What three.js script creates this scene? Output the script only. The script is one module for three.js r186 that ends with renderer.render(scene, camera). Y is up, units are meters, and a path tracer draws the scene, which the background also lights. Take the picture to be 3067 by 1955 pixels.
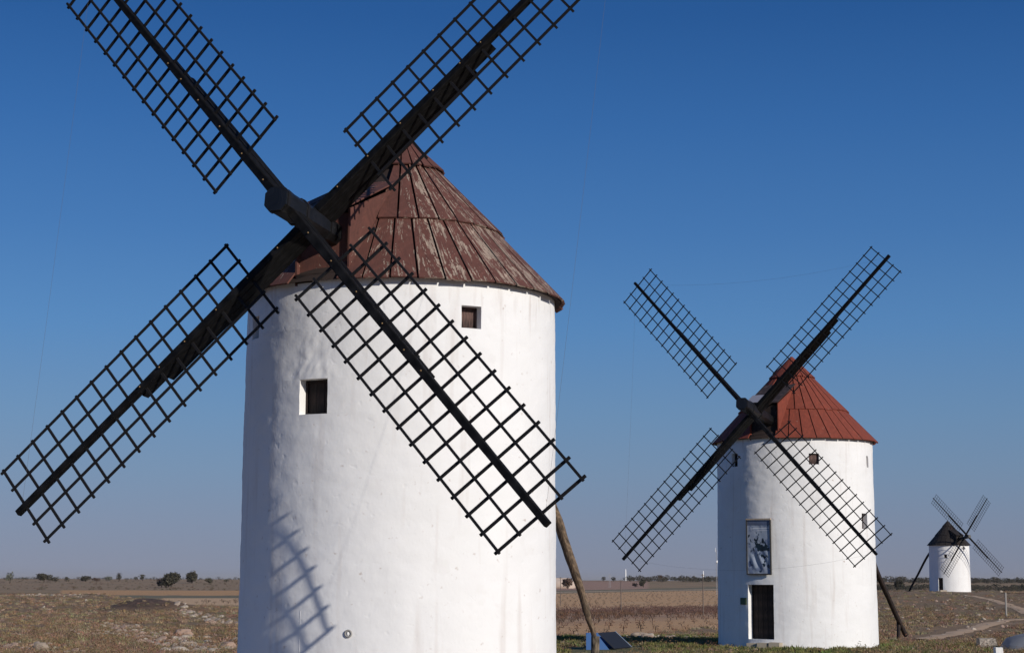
import * as THREE from 'three';
import { ImprovedNoise } from 'three/addons/math/ImprovedNoise.js';
import { mergeGeometries, mergeVertices, toCreasedNormals } from 'three/addons/utils/BufferGeometryUtils.js';

// ---------------------------------------------------------------- camera, sky, sun, exposure
const scene = new THREE.Scene();
const FOC = 4200 / 1535;                                   // focal length over picture height
const camera = new THREE.PerspectiveCamera(2 * Math.atan(0.5 / FOC) * 180 / Math.PI, 1024 / 652, 0.5, 20000);
camera.position.set(0, 2.5, 0);
camera.rotation.order = 'YXZ';
camera.rotation.set(Math.atan(595 / 4200), 0, 0.2 * Math.PI / 180);

const SUN_AZ = 42.15 * Math.PI / 180, SUN_EL = 20.7 * Math.PI / 180;
const sunDir = new THREE.Vector3(Math.sin(SUN_AZ) * Math.cos(SUN_EL), Math.sin(SUN_EL), Math.cos(SUN_AZ) * Math.cos(SUN_EL));
const srgb = (r, g, b) => new THREE.Color().setRGB(r / 255, g / 255, b / 255, THREE.SRGBColorSpace);
{
  const W = 1024, H = 512, data = new Float32Array(W * H * 4);
  const stops = [[-90, 118, 112, 104], [-1, 128, 130, 142], [0, 137, 142, 160], [1.7, 131, 146, 171], [3.4, 122, 149, 180], [5.2, 111, 148, 187], [8, 91, 140, 193],
    [11, 74, 125, 185], [14.5, 58, 110, 174], [18, 44, 94, 158], [25, 44, 92, 155], [40, 42, 82, 140], [90, 34, 68, 118]].map((s) => [s[0], srgb(s[1], s[2], s[3])]);
  const d = new THREE.Vector3(), c = new THREE.Color();
  for (let j = 0; j < H; j++) for (let i = 0; i < W; i++) {
    const el = ((j + 0.5) / H - 0.5) * Math.PI, az = ((i + 0.5) / W - 0.5) * 2 * Math.PI, e = el * 180 / Math.PI;
    d.set(Math.cos(el) * Math.cos(az), Math.sin(el), Math.cos(el) * Math.sin(az));
    let k = 1; while (k < stops.length - 1 && e > stops[k][0]) k++;
    const t = THREE.MathUtils.clamp((e - stops[k - 1][0]) / (stops[k][0] - stops[k - 1][0]), 0, 1);
    c.copy(stops[k - 1][1]).lerp(stops[k][1], t);
    const cs = d.dot(sunDir), f = e > 0 ? 0.82 + 0.24 * cs * cs : 1;     // the sky is darkest at a right angle to the sun
    data.set([c.r * f, c.g * f, c.b * f, 1], (j * W + i) * 4);
  }
  const sky = new THREE.DataTexture(data, W, H, THREE.RGBAFormat, THREE.FloatType);
  sky.mapping = THREE.EquirectangularReflectionMapping; sky.magFilter = sky.minFilter = THREE.LinearFilter;
  sky.wrapS = THREE.RepeatWrapping; sky.needsUpdate = true;
  scene.background = sky; scene.environment = sky;
}
const sun = new THREE.DirectionalLight(new THREE.Color(1, 0.93, 0.83), 3.75);
sun.target.position.set(0, 4, -55); sun.position.copy(sun.target.position).addScaledVector(sunDir, 300);
sun.castShadow = true; sun.shadow.radius = 1; sun.shadow.mapSize.set(4096, 4096);
Object.assign(sun.shadow.camera, { left: -90, right: 90, top: 60, bottom: -60, near: 10, far: 700 });
scene.add(sun, sun.target);
scene.fog = new THREE.FogExp2(new THREE.Color(0.7, 0.7, 0.74), 0.000014);
const renderer = new THREE.WebGLRenderer({ antialias: true });
renderer.toneMapping = THREE.LinearToneMapping; renderer.toneMappingExposure = 1;
renderer.shadowMap.enabled = true;

// ---------------------------------------------------------------- helpers
const V = (x, y, z) => new THREE.Vector3(x, y, z);
const DEG = Math.PI / 180, { lerp, clamp, smoothstep } = THREE.MathUtils;
function rng(s) { return () => { s |= 0; s = s + 0x6D2B79F5 | 0; let t = Math.imul(s ^ s >>> 15, 1 | s); t = t + Math.imul(t ^ t >>> 7, 61 | t) ^ t; return ((t ^ t >>> 14) >>> 0) / 4294967296; }; }
const perlin = new ImprovedNoise();
const n3 = (x, y, z) => perlin.noise(x, y, z);
function fbm(x, y, z, o) { let s = 0, a = 0.5; for (let i = 0; i < o; i++) { s += a * n3(x, y, z); x = x * 2.03 + 7.1; y = y * 2.03 + 3.7; z = z * 2.03 + 1.3; a *= 0.5; } return s; }
const used = {};
function numbered(n) { const k = used[n] = (used[n] ?? -1) + 1; return k ? n + '_' + String(k).padStart(3, '0') : n; }
function thing(name, label, category, pos, group) {
  const g = new THREE.Group(); g.name = numbered(name); g.position.copy(pos); scene.add(g);
  g.userData = { label, category }; if (group) g.userData.group = group;
  return g;
}
function mesh(name, geo, mat, parent) { const m = new THREE.Mesh(geo, mat); m.name = name; m.castShadow = m.receiveShadow = true; parent.add(m); return m; }
function structure(name, geo, mat) { const m = mesh(numbered(name), geo, mat, scene); m.userData.kind = 'structure'; return m; }
function buf(pos, idx, uv, col) {
  const g = new THREE.BufferGeometry(); g.setAttribute('position', new THREE.Float32BufferAttribute(pos, 3));
  if (uv) g.setAttribute('uv', new THREE.Float32BufferAttribute(uv, 2)); if (col) g.setAttribute('color', new THREE.Float32BufferAttribute(col, 3));
  if (idx) g.setIndex(idx); g.computeVertexNormals(); return g;
}
// eight corners (bottom four, top four, both counter-clockwise) -> flat-shaded block with uv in metres
function block(c) {
  const f = [[0, 3, 2, 1], [4, 5, 6, 7], [0, 1, 5, 4], [1, 2, 6, 5], [2, 3, 7, 6], [3, 0, 4, 7]], p = [], u = [];
  for (const q of f) {
    const [a, b, cc, d] = q.map((i) => c[i]), w = a.distanceTo(b), h = a.distanceTo(d), uv = w > h ? [[0, 0], [0, w], [h, w], [h, 0]] : [[0, 0], [w, 0], [w, h], [0, h]];
    for (const k of [0, 1, 2, 0, 2, 3]) { const v = [a, b, cc, d][k]; p.push(v.x, v.y, v.z); u.push(...uv[k]); }
  }
  return buf(p, null, u);
}
// a squared beam from p to q, wide along w, thick along the third axis
function beam(p, q, w, wid, thk, wid2 = wid, thk2 = thk) {
  const d = q.clone().sub(p).normalize(), x = w.clone().addScaledVector(d, -w.dot(d)).normalize(), y = V().crossVectors(d, x), c = [];
  for (const [o, a, b] of [[p, wid, thk], [q, wid2, thk2]]) for (const [i, j] of [[-1, -1], [1, -1], [1, 1], [-1, 1]]) c.push(o.clone().addScaledVector(x, i * a / 2).addScaledVector(y, j * b / 2));
  return block(c);
}
// chamfered beam (octagon section)
function chamfered(p, q, w, wid, thk, wid2 = wid, thk2 = thk, ch = 0.2, seg = 1, wob = 0, seed = 0) {
  const d = q.clone().sub(p), L = d.length(); d.normalize();
  const x = w.clone().addScaledVector(d, -w.dot(d)).normalize(), y = V().crossVectors(d, x), pos = [], uv = [], idx = [];
  const sec = []; for (const [i, j] of [[1, 1], [-1, 1], [-1, -1], [1, -1]]) { const a = [i, j * (1 - 2 * ch)], b = [i * (1 - 2 * ch), j]; sec.push(...(i * j > 0 ? [a, b] : [b, a])); }
  for (let s = 0; s <= seg; s++) for (let k = 0; k < 8; k++) {
    const t = s / seg, a = lerp(wid, wid2, t) / 2 * (1 + wob * n3(t * L * 1.7, seed, 0)), b = lerp(thk, thk2, t) / 2 * (1 + wob * n3(t * L * 1.7, seed, 5));
    const v = p.clone().addScaledVector(d, t * L).addScaledVector(x, sec[k][0] * a).addScaledVector(y, sec[k][1] * b);
    if (wob) v.addScaledVector(x, wob * 0.15 * wid * n3(t * L * 0.8, seed, 9));
    pos.push(v.x, v.y, v.z); uv.push(k * wid / 2.6, t * L);
  }
  for (let s = 0; s < seg; s++) for (let k = 0; k < 8; k++) { const a = s * 8 + k, b = s * 8 + (k + 1) % 8; idx.push(a, b, b + 8, a, b + 8, a + 8); }
  for (let k = 1; k < 7; k++) idx.push(0, k + 1, k, seg * 8, seg * 8 + k, seg * 8 + k + 1);
  return toCreasedNormals(buf(pos, idx, uv), 0.5);
}
// round pole along points [Vector3, radius]
function pole(pts, sides = 10, wob = 0.05, seed = 1, per = 10) {
  const curve = new THREE.CatmullRomCurve3(pts.map((p) => p[0])), N = (pts.length - 1) * per, pos = [], uv = [], idx = [];
  let L = 0, last = curve.getPoint(0);
  for (let i = 0; i <= N; i++) {
    const t = i / N, p = curve.getPoint(t), d = curve.getTangent(t), x = V(0, 0, 1).addScaledVector(d, -d.z).normalize(), y = V().crossVectors(d, x);
    const k = Math.min(Math.floor(t * (pts.length - 1)), pts.length - 2), r = lerp(pts[k][1], pts[k + 1][1], t * (pts.length - 1) - k);
    L += p.distanceTo(last); last = p;
    for (let j = 0; j <= sides; j++) {
      const a = j / sides * 2 * Math.PI, q = r * (1 + wob * 2 * n3(Math.cos(a) * 1.2 + seed, Math.sin(a) * 1.2, L * 2.2));
      pos.push(p.x + (x.x * Math.cos(a) + y.x * Math.sin(a)) * q, p.y + (x.y * Math.cos(a) + y.y * Math.sin(a)) * q, p.z + (x.z * Math.cos(a) + y.z * Math.sin(a)) * q);
      uv.push(j / sides * 2 * Math.PI * r, L);
    }
  }
  const S = sides + 1;
  for (let i = 0; i < N; i++) for (let j = 0; j < sides; j++) { const a = i * S + j; idx.push(a, a + 1, a + S + 1, a, a + S + 1, a + S); }
  for (let j = 1; j < sides - 1; j++) idx.push(0, j + 1, j, N * S, N * S + j, N * S + j + 1);
  return buf(pos, idx, uv);
}
function tex(w, h, f, color, wrap = true) {
  const d = new Uint8Array(w * h * 4);
  for (let j = 0; j < h; j++) for (let i = 0; i < w; i++) { const c = f(i / w, j / h), k = (j * w + i) * 4; d[k] = clamp(c[0], 0, 1) * 255; d[k + 1] = clamp(c[1], 0, 1) * 255; d[k + 2] = clamp(c[2], 0, 1) * 255; d[k + 3] = 255; }
  const t = new THREE.DataTexture(d, w, h); t.magFilter = THREE.LinearFilter; t.minFilter = THREE.LinearMipmapLinearFilter; t.generateMipmaps = true;
  if (wrap) t.wrapS = t.wrapT = THREE.RepeatWrapping; if (color) t.colorSpace = THREE.SRGBColorSpace; t.needsUpdate = true; return t;
}
// tileable noise on the unit square
const tn = (u, v, f, s = 0) => { const a = u * 2 * Math.PI, b = v * 2 * Math.PI, k = f / 6.2832; return n3(Math.cos(a) * k + s, Math.sin(a) * k + Math.cos(b) * k * 1.7, Math.sin(b) * k + s * 1.3); };
const tf = (u, v, f, o, s = 0) => { let r = 0, a = 0.5; for (let i = 0; i < o; i++) { r += a * tn(u, v, f, s + i * 3.1); f *= 2; a *= 0.5; } return r; };
const std = (o) => new THREE.MeshStandardMaterial({ roughness: 0.9, ...o });
const rgb = (r, g, b) => new THREE.Color().setRGB(r, g, b);

// ---------------------------------------------------------------- terrain
const BIG = V(-2.103, 0, -33.7), MID = V(10.62, 0.13, -67), FAR = V(63.82, 0.9, -262);
const EDGE = [[-180, 330], [-17, 330], [-13.1, 300], [-11.5, 215], [-10.2, 172], [-8.8, 165], [-4, 110], [1.3, 84], [4, 81.5], [6.6, 103], [9, 190], [11.5, 300], [16, 335], [180, 330]];
function edgeAt(a) { let k = 1; while (a > EDGE[k][0]) k++; const t = (a - EDGE[k - 1][0]) / (EDGE[k][0] - EDGE[k - 1][0]); return lerp(EDGE[k - 1][1], EDGE[k][1], t); }
const gauss = (x, z, cx, cz, r) => Math.exp(-((x - cx) ** 2 + (z - cz) ** 2) / (r * r));
const MOUND = V(-28.6, 0, -139);
function plateau(x, z) { const r = Math.hypot(x, z), a = Math.atan2(x, -z) / DEG, e = edgeAt(a) * (1 + 0.05 * n3(x * 0.03, z * 0.03, 3)); return 1 - smoothstep(r, e, e + 45); }
function height(x, z) {
  const r = Math.hypot(x, z), p = plateau(x, z);
  const near = clamp(1 - gauss(x, z, BIG.x, BIG.z, 9) - gauss(x, z, MID.x, MID.z, 9), 0, 1);
  let top = (0.28 * fbm(x / 26, 1.5, z / 26, 2) + 0.11 * fbm(x / 4.5, 7.5, z / 4.5, 3)) * near * smoothstep(r, 6, 40);
  top += 0.13 * gauss(x, z, MID.x, MID.z, 14) + 0.95 * gauss(x, z, FAR.x, FAR.z, 60) + 0.85 * gauss(x, z, MOUND.x, MOUND.z, 2.6) + 0.5 * gauss(x, z, MOUND.x + 3.2, MOUND.z + 1, 2.6);
  let low = -5.7 + 0.25 * fbm(x / 160, 2.5, z / 160, 2);
  low += smoothstep(r, 1480, 2500) * (6.9 + 1.6 * fbm(x / 420, 4.5, z / 420, 2)) - 0.0009 * Math.max(0, r - 2500);
  return lerp(low, top, p);
}
const PATH = [[16.9, -75], [22.5, -90], [31, -112], [38.5, -128], [40.5, -141], [44.5, -158], [52, -190], [58, -228]];
const seg = (x, z, a, b) => { const dx = b[0] - a[0], dz = b[1] - a[1], t = clamp(((x - a[0]) * dx + (z - a[1]) * dz) / (dx * dx + dz * dz), 0, 1); return Math.hypot(x - a[0] - t * dx, z - a[1] - t * dz); };
const VINE_TOP = (a) => lerp(1060, 1480, clamp((a - 1.3) / 5.3, 0, 1));
const inVines = (a, r) => (a > -2 && a < 7.4 && r > 262 && r < VINE_TOP(a)) || (a > -10.9 && a < -7.6 && r > 560 && r < 770);
const mixc = (c, r, g, b, t) => { c[0] = lerp(c[0], r, t); c[1] = lerp(c[1], g, t); c[2] = lerp(c[2], b, t); };
function groundColour(x, z) {
  const r = Math.hypot(x, z), a = Math.atan2(x, -z) / DEG, p = plateau(x, z), c = [0.35, 0.228, 0.122];
  const n = fbm(x / 9, 3.3, z / 9, 3), m = fbm(x / 2.6, 9.3, z / 2.6, 2), big = fbm(x / 45, 5.3, z / 45, 2);
  mixc(c, 0.28, 0.2, 0.1, smoothstep(big + 0.4 * n, -0.05, 0.3) * 0.7);            // dull green grass
  mixc(c, 0.26, 0.155, 0.085, smoothstep(-n + 0.5 * m, 0.0, 0.35) * 0.8);                // bare dark earth, dead scrub
  mixc(c, 0.36, 0.29, 0.205, smoothstep(m + 0.25 * n, 0.2, 0.4) * 0.5);                 // chalky spots
  if (p > 0.02) {
    mixc(c, 0.46, 0.39, 0.31, clamp(1.15 - Math.hypot(x - BIG.x - 1, z - BIG.z - 6) / 26 + 0.3 * n, 0, 0.9) * (z > -46 ? 1 : 0));   // trodden chalky yard round the big mill
    const g1 = gauss(x, z, 5, -62, 12) + gauss(x, z, 9, -60, 10) * 0.6;                 // mown grass between the mills
    mixc(c, 0.17, 0.165, 0.055, clamp(g1 * 1.2 + 0.5 * n, 0, 0.95) * (g1 > 0.05 ? 1 : 0));
    const g2 = gauss(x, z, 17, -64, 6); mixc(c, 0.2, 0.165, 0.085, clamp(g2 + 0.3 * m, 0, 0.8) * (g2 > 0.1 ? 1 : 0));
    mixc(c, 0.1, 0.062, 0.05, clamp(gauss(x, z, MOUND.x + 0.5, MOUND.z + 1, 3.2) * 1.2 + 0.2 * n, 0, 0.9) * (gauss(x, z, MOUND.x, MOUND.z, 6) > 0.05 ? 1 : 0));
    const pale = (1 - smoothstep(seg(x, z, [-62, -262], [-77, -268]), 1.5, 9 + 8 * n)); mixc(c, 0.5, 0.38, 0.26, pale * 0.75);
    mixc(c, 0.48, 0.34, 0.22, (1 - smoothstep(seg(x, z, [26, -103], [37.5, -108]), 0.4, 1.6 + n)) * 0.7);
    mixc(c, 0.3, 0.22, 0.15, gauss(x, z, FAR.x + 4, FAR.z + 8, 16) * 0.6);
    mixc(c, 0.33, 0.22, 0.14, (1 - smoothstep(seg(x, z, [44, -250], [54, -300]), 1, 7)) * 0.8);
  }
  if (p < 0.98) {
    const q = [0.43, 0.285, 0.155];
    mixc(q, 0.33, 0.245, 0.125, smoothstep(fbm(x / 90, 8, z / 90, 3), -0.1, 0.2));
    const jag = 14 * n;
    if (a > -2 && a < 9) {
      if (inVines(a, r)) { q[0] = 0.8; q[1] = 0.475; q[2] = 0.225; mixc(q, 0.5, 0.3, 0.19, (1 - smoothstep(Math.abs(r + jag * 3 + (a - 4) * -14 - 455), 40, 130)) * 0.85); mixc(q, 0.8, 0.54, 0.31, clamp(fbm(x / 30, 2, z / 30, 2) * 2, 0, 0.6)); }
      else if (r < 275) { q[0] = 0.7; q[1] = 0.5; q[2] = 0.28; }
      else { const t = r - VINE_TOP(a) + jag; if (t < 70) mixc(q, 0.24, 0.2, 0.11, 0.9); else if (t < 170) mixc(q, 0.6, 0.46, 0.31, 0.9); else if (t < 330) mixc(q, 0.23, 0.195, 0.11, 0.9); else if (a < 4.4 && r < 2300) mixc(q, 0.55, 0.33, 0.235, 0.9); }
    } else if (a < -2) {
      if (inVines(a, r)) { q[0] = 0.86; q[1] = 0.57; q[2] = 0.32; }
      else if (r > 900 + jag && r < 1250 + jag * 2 && a > -14) { q[0] = 0.72; q[1] = 0.41; q[2] = 0.18; }
      else if (r > 770 && r < 900) { q[0] = 0.24; q[1] = 0.21; q[2] = 0.12; }
      else if (r > 1250) mixc(q, 0.42, 0.285, 0.165, 0.6);
    } else if (r > 420 && r < 900) mixc(q, 0.34, 0.25, 0.16, smoothstep(fbm(x / 70, 6, z / 70, 2), 0, 0.2));
    c[0] = lerp(q[0], c[0], p); c[1] = lerp(q[1], c[1], p); c[2] = lerp(q[2], c[2], p);
  }
  return c;
}
{
  const az = []; for (let a = -180; a < -21; a += 3) az.push(a); for (let a = -21; a < 21; a += 0.11) az.push(a); for (let a = 21; a <= 180.01; a += 3) az.push(Math.min(a, 180));
  const rad = [1.5]; while (rad.at(-1) < 9000) { const r = rad.at(-1); rad.push(r + (r < 54 ? 1.6 : r < 345 ? 0.95 : r * 0.012)); }
  const pos = [0, height(0, 0), 0], col = [0.2, 0.14, 0.09], uv = [0, 0], idx = [], S = az.length;
  for (const r of rad) for (const a of az) {
    const x = r * Math.sin(a * DEG), z = -r * Math.cos(a * DEG);
    pos.push(x, height(x, z), z); col.push(...groundColour(x, z)); uv.push(x / 5, z / 5);
  }
  for (let j = 0; j < S - 1; j++) idx.push(0, 1 + j + 1, 1 + j);
  for (let i = 0; i < rad.length - 1; i++) for (let j = 0; j < S - 1; j++) { const a = 1 + i * S + j; idx.push(a, a + 1, a + S + 1, a, a + S + 1, a + S); }
  const g = buf(pos, idx, uv, col);
  const speck = tex(1024, 1024, (u, v) => { const f = tf(u, v, 9, 4, 2), q = tn(u, v, 90, 4), w = 0.84 + 0.4 * f + 0.16 * q + (tn(u, v, 46, 9) > 0.36 ? 0.16 : 0); return [w, w * (0.985 + 0.06 * q), w * 0.97]; }, true);
  const bump = tex(1024, 1024, (u, v) => { const w = 0.5 + 0.6 * tf(u, v, 14, 5, 6); return [w, w, w]; });
  structure('ground', g, std({ vertexColors: true, map: speck, bumpMap: bump, bumpScale: 0.12, roughness: 1 }));
}
// dirt path: an earth sheet laid on the hillside, with a frayed edge
{
  const cv = new THREE.CatmullRomCurve3(PATH.map((p) => V(p[0], 0, p[1]))), N = 220, pos = [], col = [], uv = [], idx = [];
  for (let i = 0; i <= N; i++) {
    const p = cv.getPoint(i / N), d = cv.getTangent(i / N), s = V(-d.z, 0, d.x), w = 0.55 + 0.3 * n3(i * 0.13, 4, 2) + 0.25 * n3(i * 0.5, 8, 2);
    for (let k = -3; k <= 3; k++) { const x = p.x + s.x * w * k / 3, z = p.z + s.z * w * k / 3, t = n3(x, 3, z); pos.push(x, height(x, z) + 0.05 - 0.03 * Math.abs(k) / 3, z); col.push(0.52 + 0.14 * t, 0.35 + 0.1 * t, 0.21 + 0.07 * t); uv.push(x / 3, z / 3); }
  }
  for (let i = 0; i < N; i++) for (let k = 0; k < 6; k++) { const a = i * 7 + k; idx.push(a, a + 7, a + 8, a, a + 8, a + 1); }
  structure('dirt_path', buf(pos, idx, uv, col), std({ vertexColors: true, roughness: 1, side: THREE.DoubleSide }));
}

// ---------------------------------------------------------------- materials of the mills
const wallBump = tex(2048, 1024, (u, v) => {
  const x = Math.cos(u * 2 * Math.PI) * 2.93, z = Math.sin(u * 2 * Math.PI) * 2.93, y = v * 8;
  let h = 0.5 + 0.5 * fbm(x * 2.4, y * 2.2, z * 2.4, 4) + 0.16 * fbm(x * 9, y * 8, z * 9, 3) + 0.05 * n3(x * 26, y * 14, z * 26);
  const pit = fbm(x * 6 + 30, y * 6, z * 6, 2); if (pit > 0.27) h -= (pit - 0.27) * 1.6;
  const scar = Math.abs(fbm(x * 1.1 + 9, y * 0.9, z * 1.1, 4)); if (scar < 0.003 && z < 1.2 && fbm(x * 0.7, y * 0.7, z * 0.7 + 8, 2) > 0.05) h -= 0.16;
  return [h, h, h];
});
const wallMap = tex(2048, 1024, (u, v) => {
  const x = Math.cos(u * 2 * Math.PI) * 2.93, z = Math.sin(u * 2 * Math.PI) * 2.93, y = v * 8;
  let w = 0.955 + 0.03 * fbm(x * 1.4, y * 1.2, z * 1.4, 3), k = 0;
  const streak = fbm(x * 5 + 3, y * 0.35, z * 5, 3); if (streak > 0.15) k += (streak - 0.15) * 0.2;           // rain streaks
  const spot = fbm(x * 8, y * 8 + 40, z * 8, 3); if (spot > 0.34) k += (spot - 0.34) * 0.9;                     // grime specks and chips
  const drip = fbm(x * 7 + 60, y * 0.5, z * 7, 3) - 0.5 * Math.abs(v - 0.93) * 8; if (drip > 0.1) k += (drip - 0.1) * 0.3;   // stains run down from the eave
  const patch = fbm(x * 1.3, y * 1.3 + 20, z * 1.3, 4); if (patch > 0.27) k += 0.012 * smoothstep(patch, 0.27, 0.33);        // faint edge of an older coat
  return [w - k * 0.8, w - k, w - k * 1.12];
}, true);
const M = {};
M.wall = std({ color: rgb(0.9, 0.9, 0.9), map: wallMap, bumpMap: wallBump, bumpScale: 0.011, roughness: 0.93, side: THREE.DoubleSide });
M.reveal = std({ color: rgb(0.84, 0.835, 0.82), roughness: 0.95, side: THREE.DoubleSide });
const grain = tex(256, 1024, (u, v) => { const w = 0.62 + 0.5 * tf(u, v * 0.25, 22, 3, 1) + 0.3 * tn(u, v, 5, 8); return [w, w, w]; }, true);
const grainBump = tex(256, 1024, (u, v) => { const w = 0.5 + 0.6 * tf(u, v * 0.2, 26, 3, 1); return [w, w, w]; });
M.sail = new THREE.MeshPhysicalMaterial({ color: rgb(0.013, 0.0125, 0.0135), map: grain, bumpMap: grainBump, bumpScale: 0.005, roughness: 0.7, specularIntensity: 0.35 });
M.bar = new THREE.MeshPhysicalMaterial({ color: rgb(0.012, 0.0115, 0.013), roughness: 0.75, specularIntensity: 0.4 });
M.shaft = std({ color: rgb(0.01, 0.0105, 0.013), map: grain, bumpMap: grainBump, bumpScale: 0.008, roughness: 0.5 });
M.iron = std({ color: rgb(0.018, 0.017, 0.018), roughness: 0.55, metalness: 0.5 });
M.rust = std({ color: rgb(0.2, 0.085, 0.03), roughness: 0.8 });
M.brass = std({ color: rgb(0.3, 0.19, 0.09), roughness: 0.5, metalness: 0.6 });
M.under = std({ color: rgb(0.028, 0.016, 0.013), roughness: 1 });
function paint(level, base, wood, seed, s = 256) {   // red paint flaking off grey boards along the grain
  return tex(s, s * 2, (u, v) => {
    const f = 1.1 * tf(u, v * 0.16, 17, 4, seed) + 0.55 * tf(u, v * 0.5, 40, 3, seed + 4) + 0.4 * tn(u, v, 4, seed + 5), peel = f > level, edge = f > level - 0.035, g = tf(u, v * 0.22, 30, 3, seed + 8);
    const c = peel ? wood.map((q) => q * (0.95 + 0.55 * g)) : base.map((q) => q * (1 + 0.22 * tf(u, v, 6, 3, seed + 2) + 0.12 * g));
    return !peel && edge ? c.map((q) => q * 0.8) : c;
  }, true);
}
const RED = [0.365, 0.222, 0.19], WOOD = [0.6, 0.53, 0.475], ORANGE = [0.48, 0.222, 0.158];   // sRGB
const boardMat = (map) => std({ map, bumpMap: grainBump, bumpScale: 0.004, roughness: 0.85 });
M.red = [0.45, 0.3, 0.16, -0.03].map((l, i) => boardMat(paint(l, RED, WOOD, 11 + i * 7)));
M.orange = [0.6, 0.52, 0.6, 0.6].map((l, i) => boardMat(paint(l, ORANGE, WOOD, 51 + i * 7)));
M.black = [0.45, 0.45, 0.4, 0.4].map((l, i) => boardMat(paint(l, [0.15, 0.125, 0.115], [0.22, 0.2, 0.185], 91 + i * 5, 64)));
M.pole = std({ map: tex(256, 512, (u, v) => { const g = tf(u, v * 0.3, 16, 4, 3), w = 0.42 + 0.4 * g; return [w * 1.0, w * 0.85, w * 0.7]; }, true), bumpMap: grainBump, bumpScale: 0.01, roughness: 0.95 });
M.shutter = std({ color: rgb(0.2, 0.115, 0.1), map: grain, bumpMap: grainBump, bumpScale: 0.004, roughness: 0.85 });
M.darkWood = std({ color: rgb(0.05, 0.028, 0.022), map: grain, roughness: 0.8 });
M.cable = std({ color: rgb(0.1, 0.1, 0.11), roughness: 0.7 });
M.zinc = std({ color: rgb(0.42, 0.4, 0.42), roughness: 0.5, metalness: 0.4 });

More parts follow.
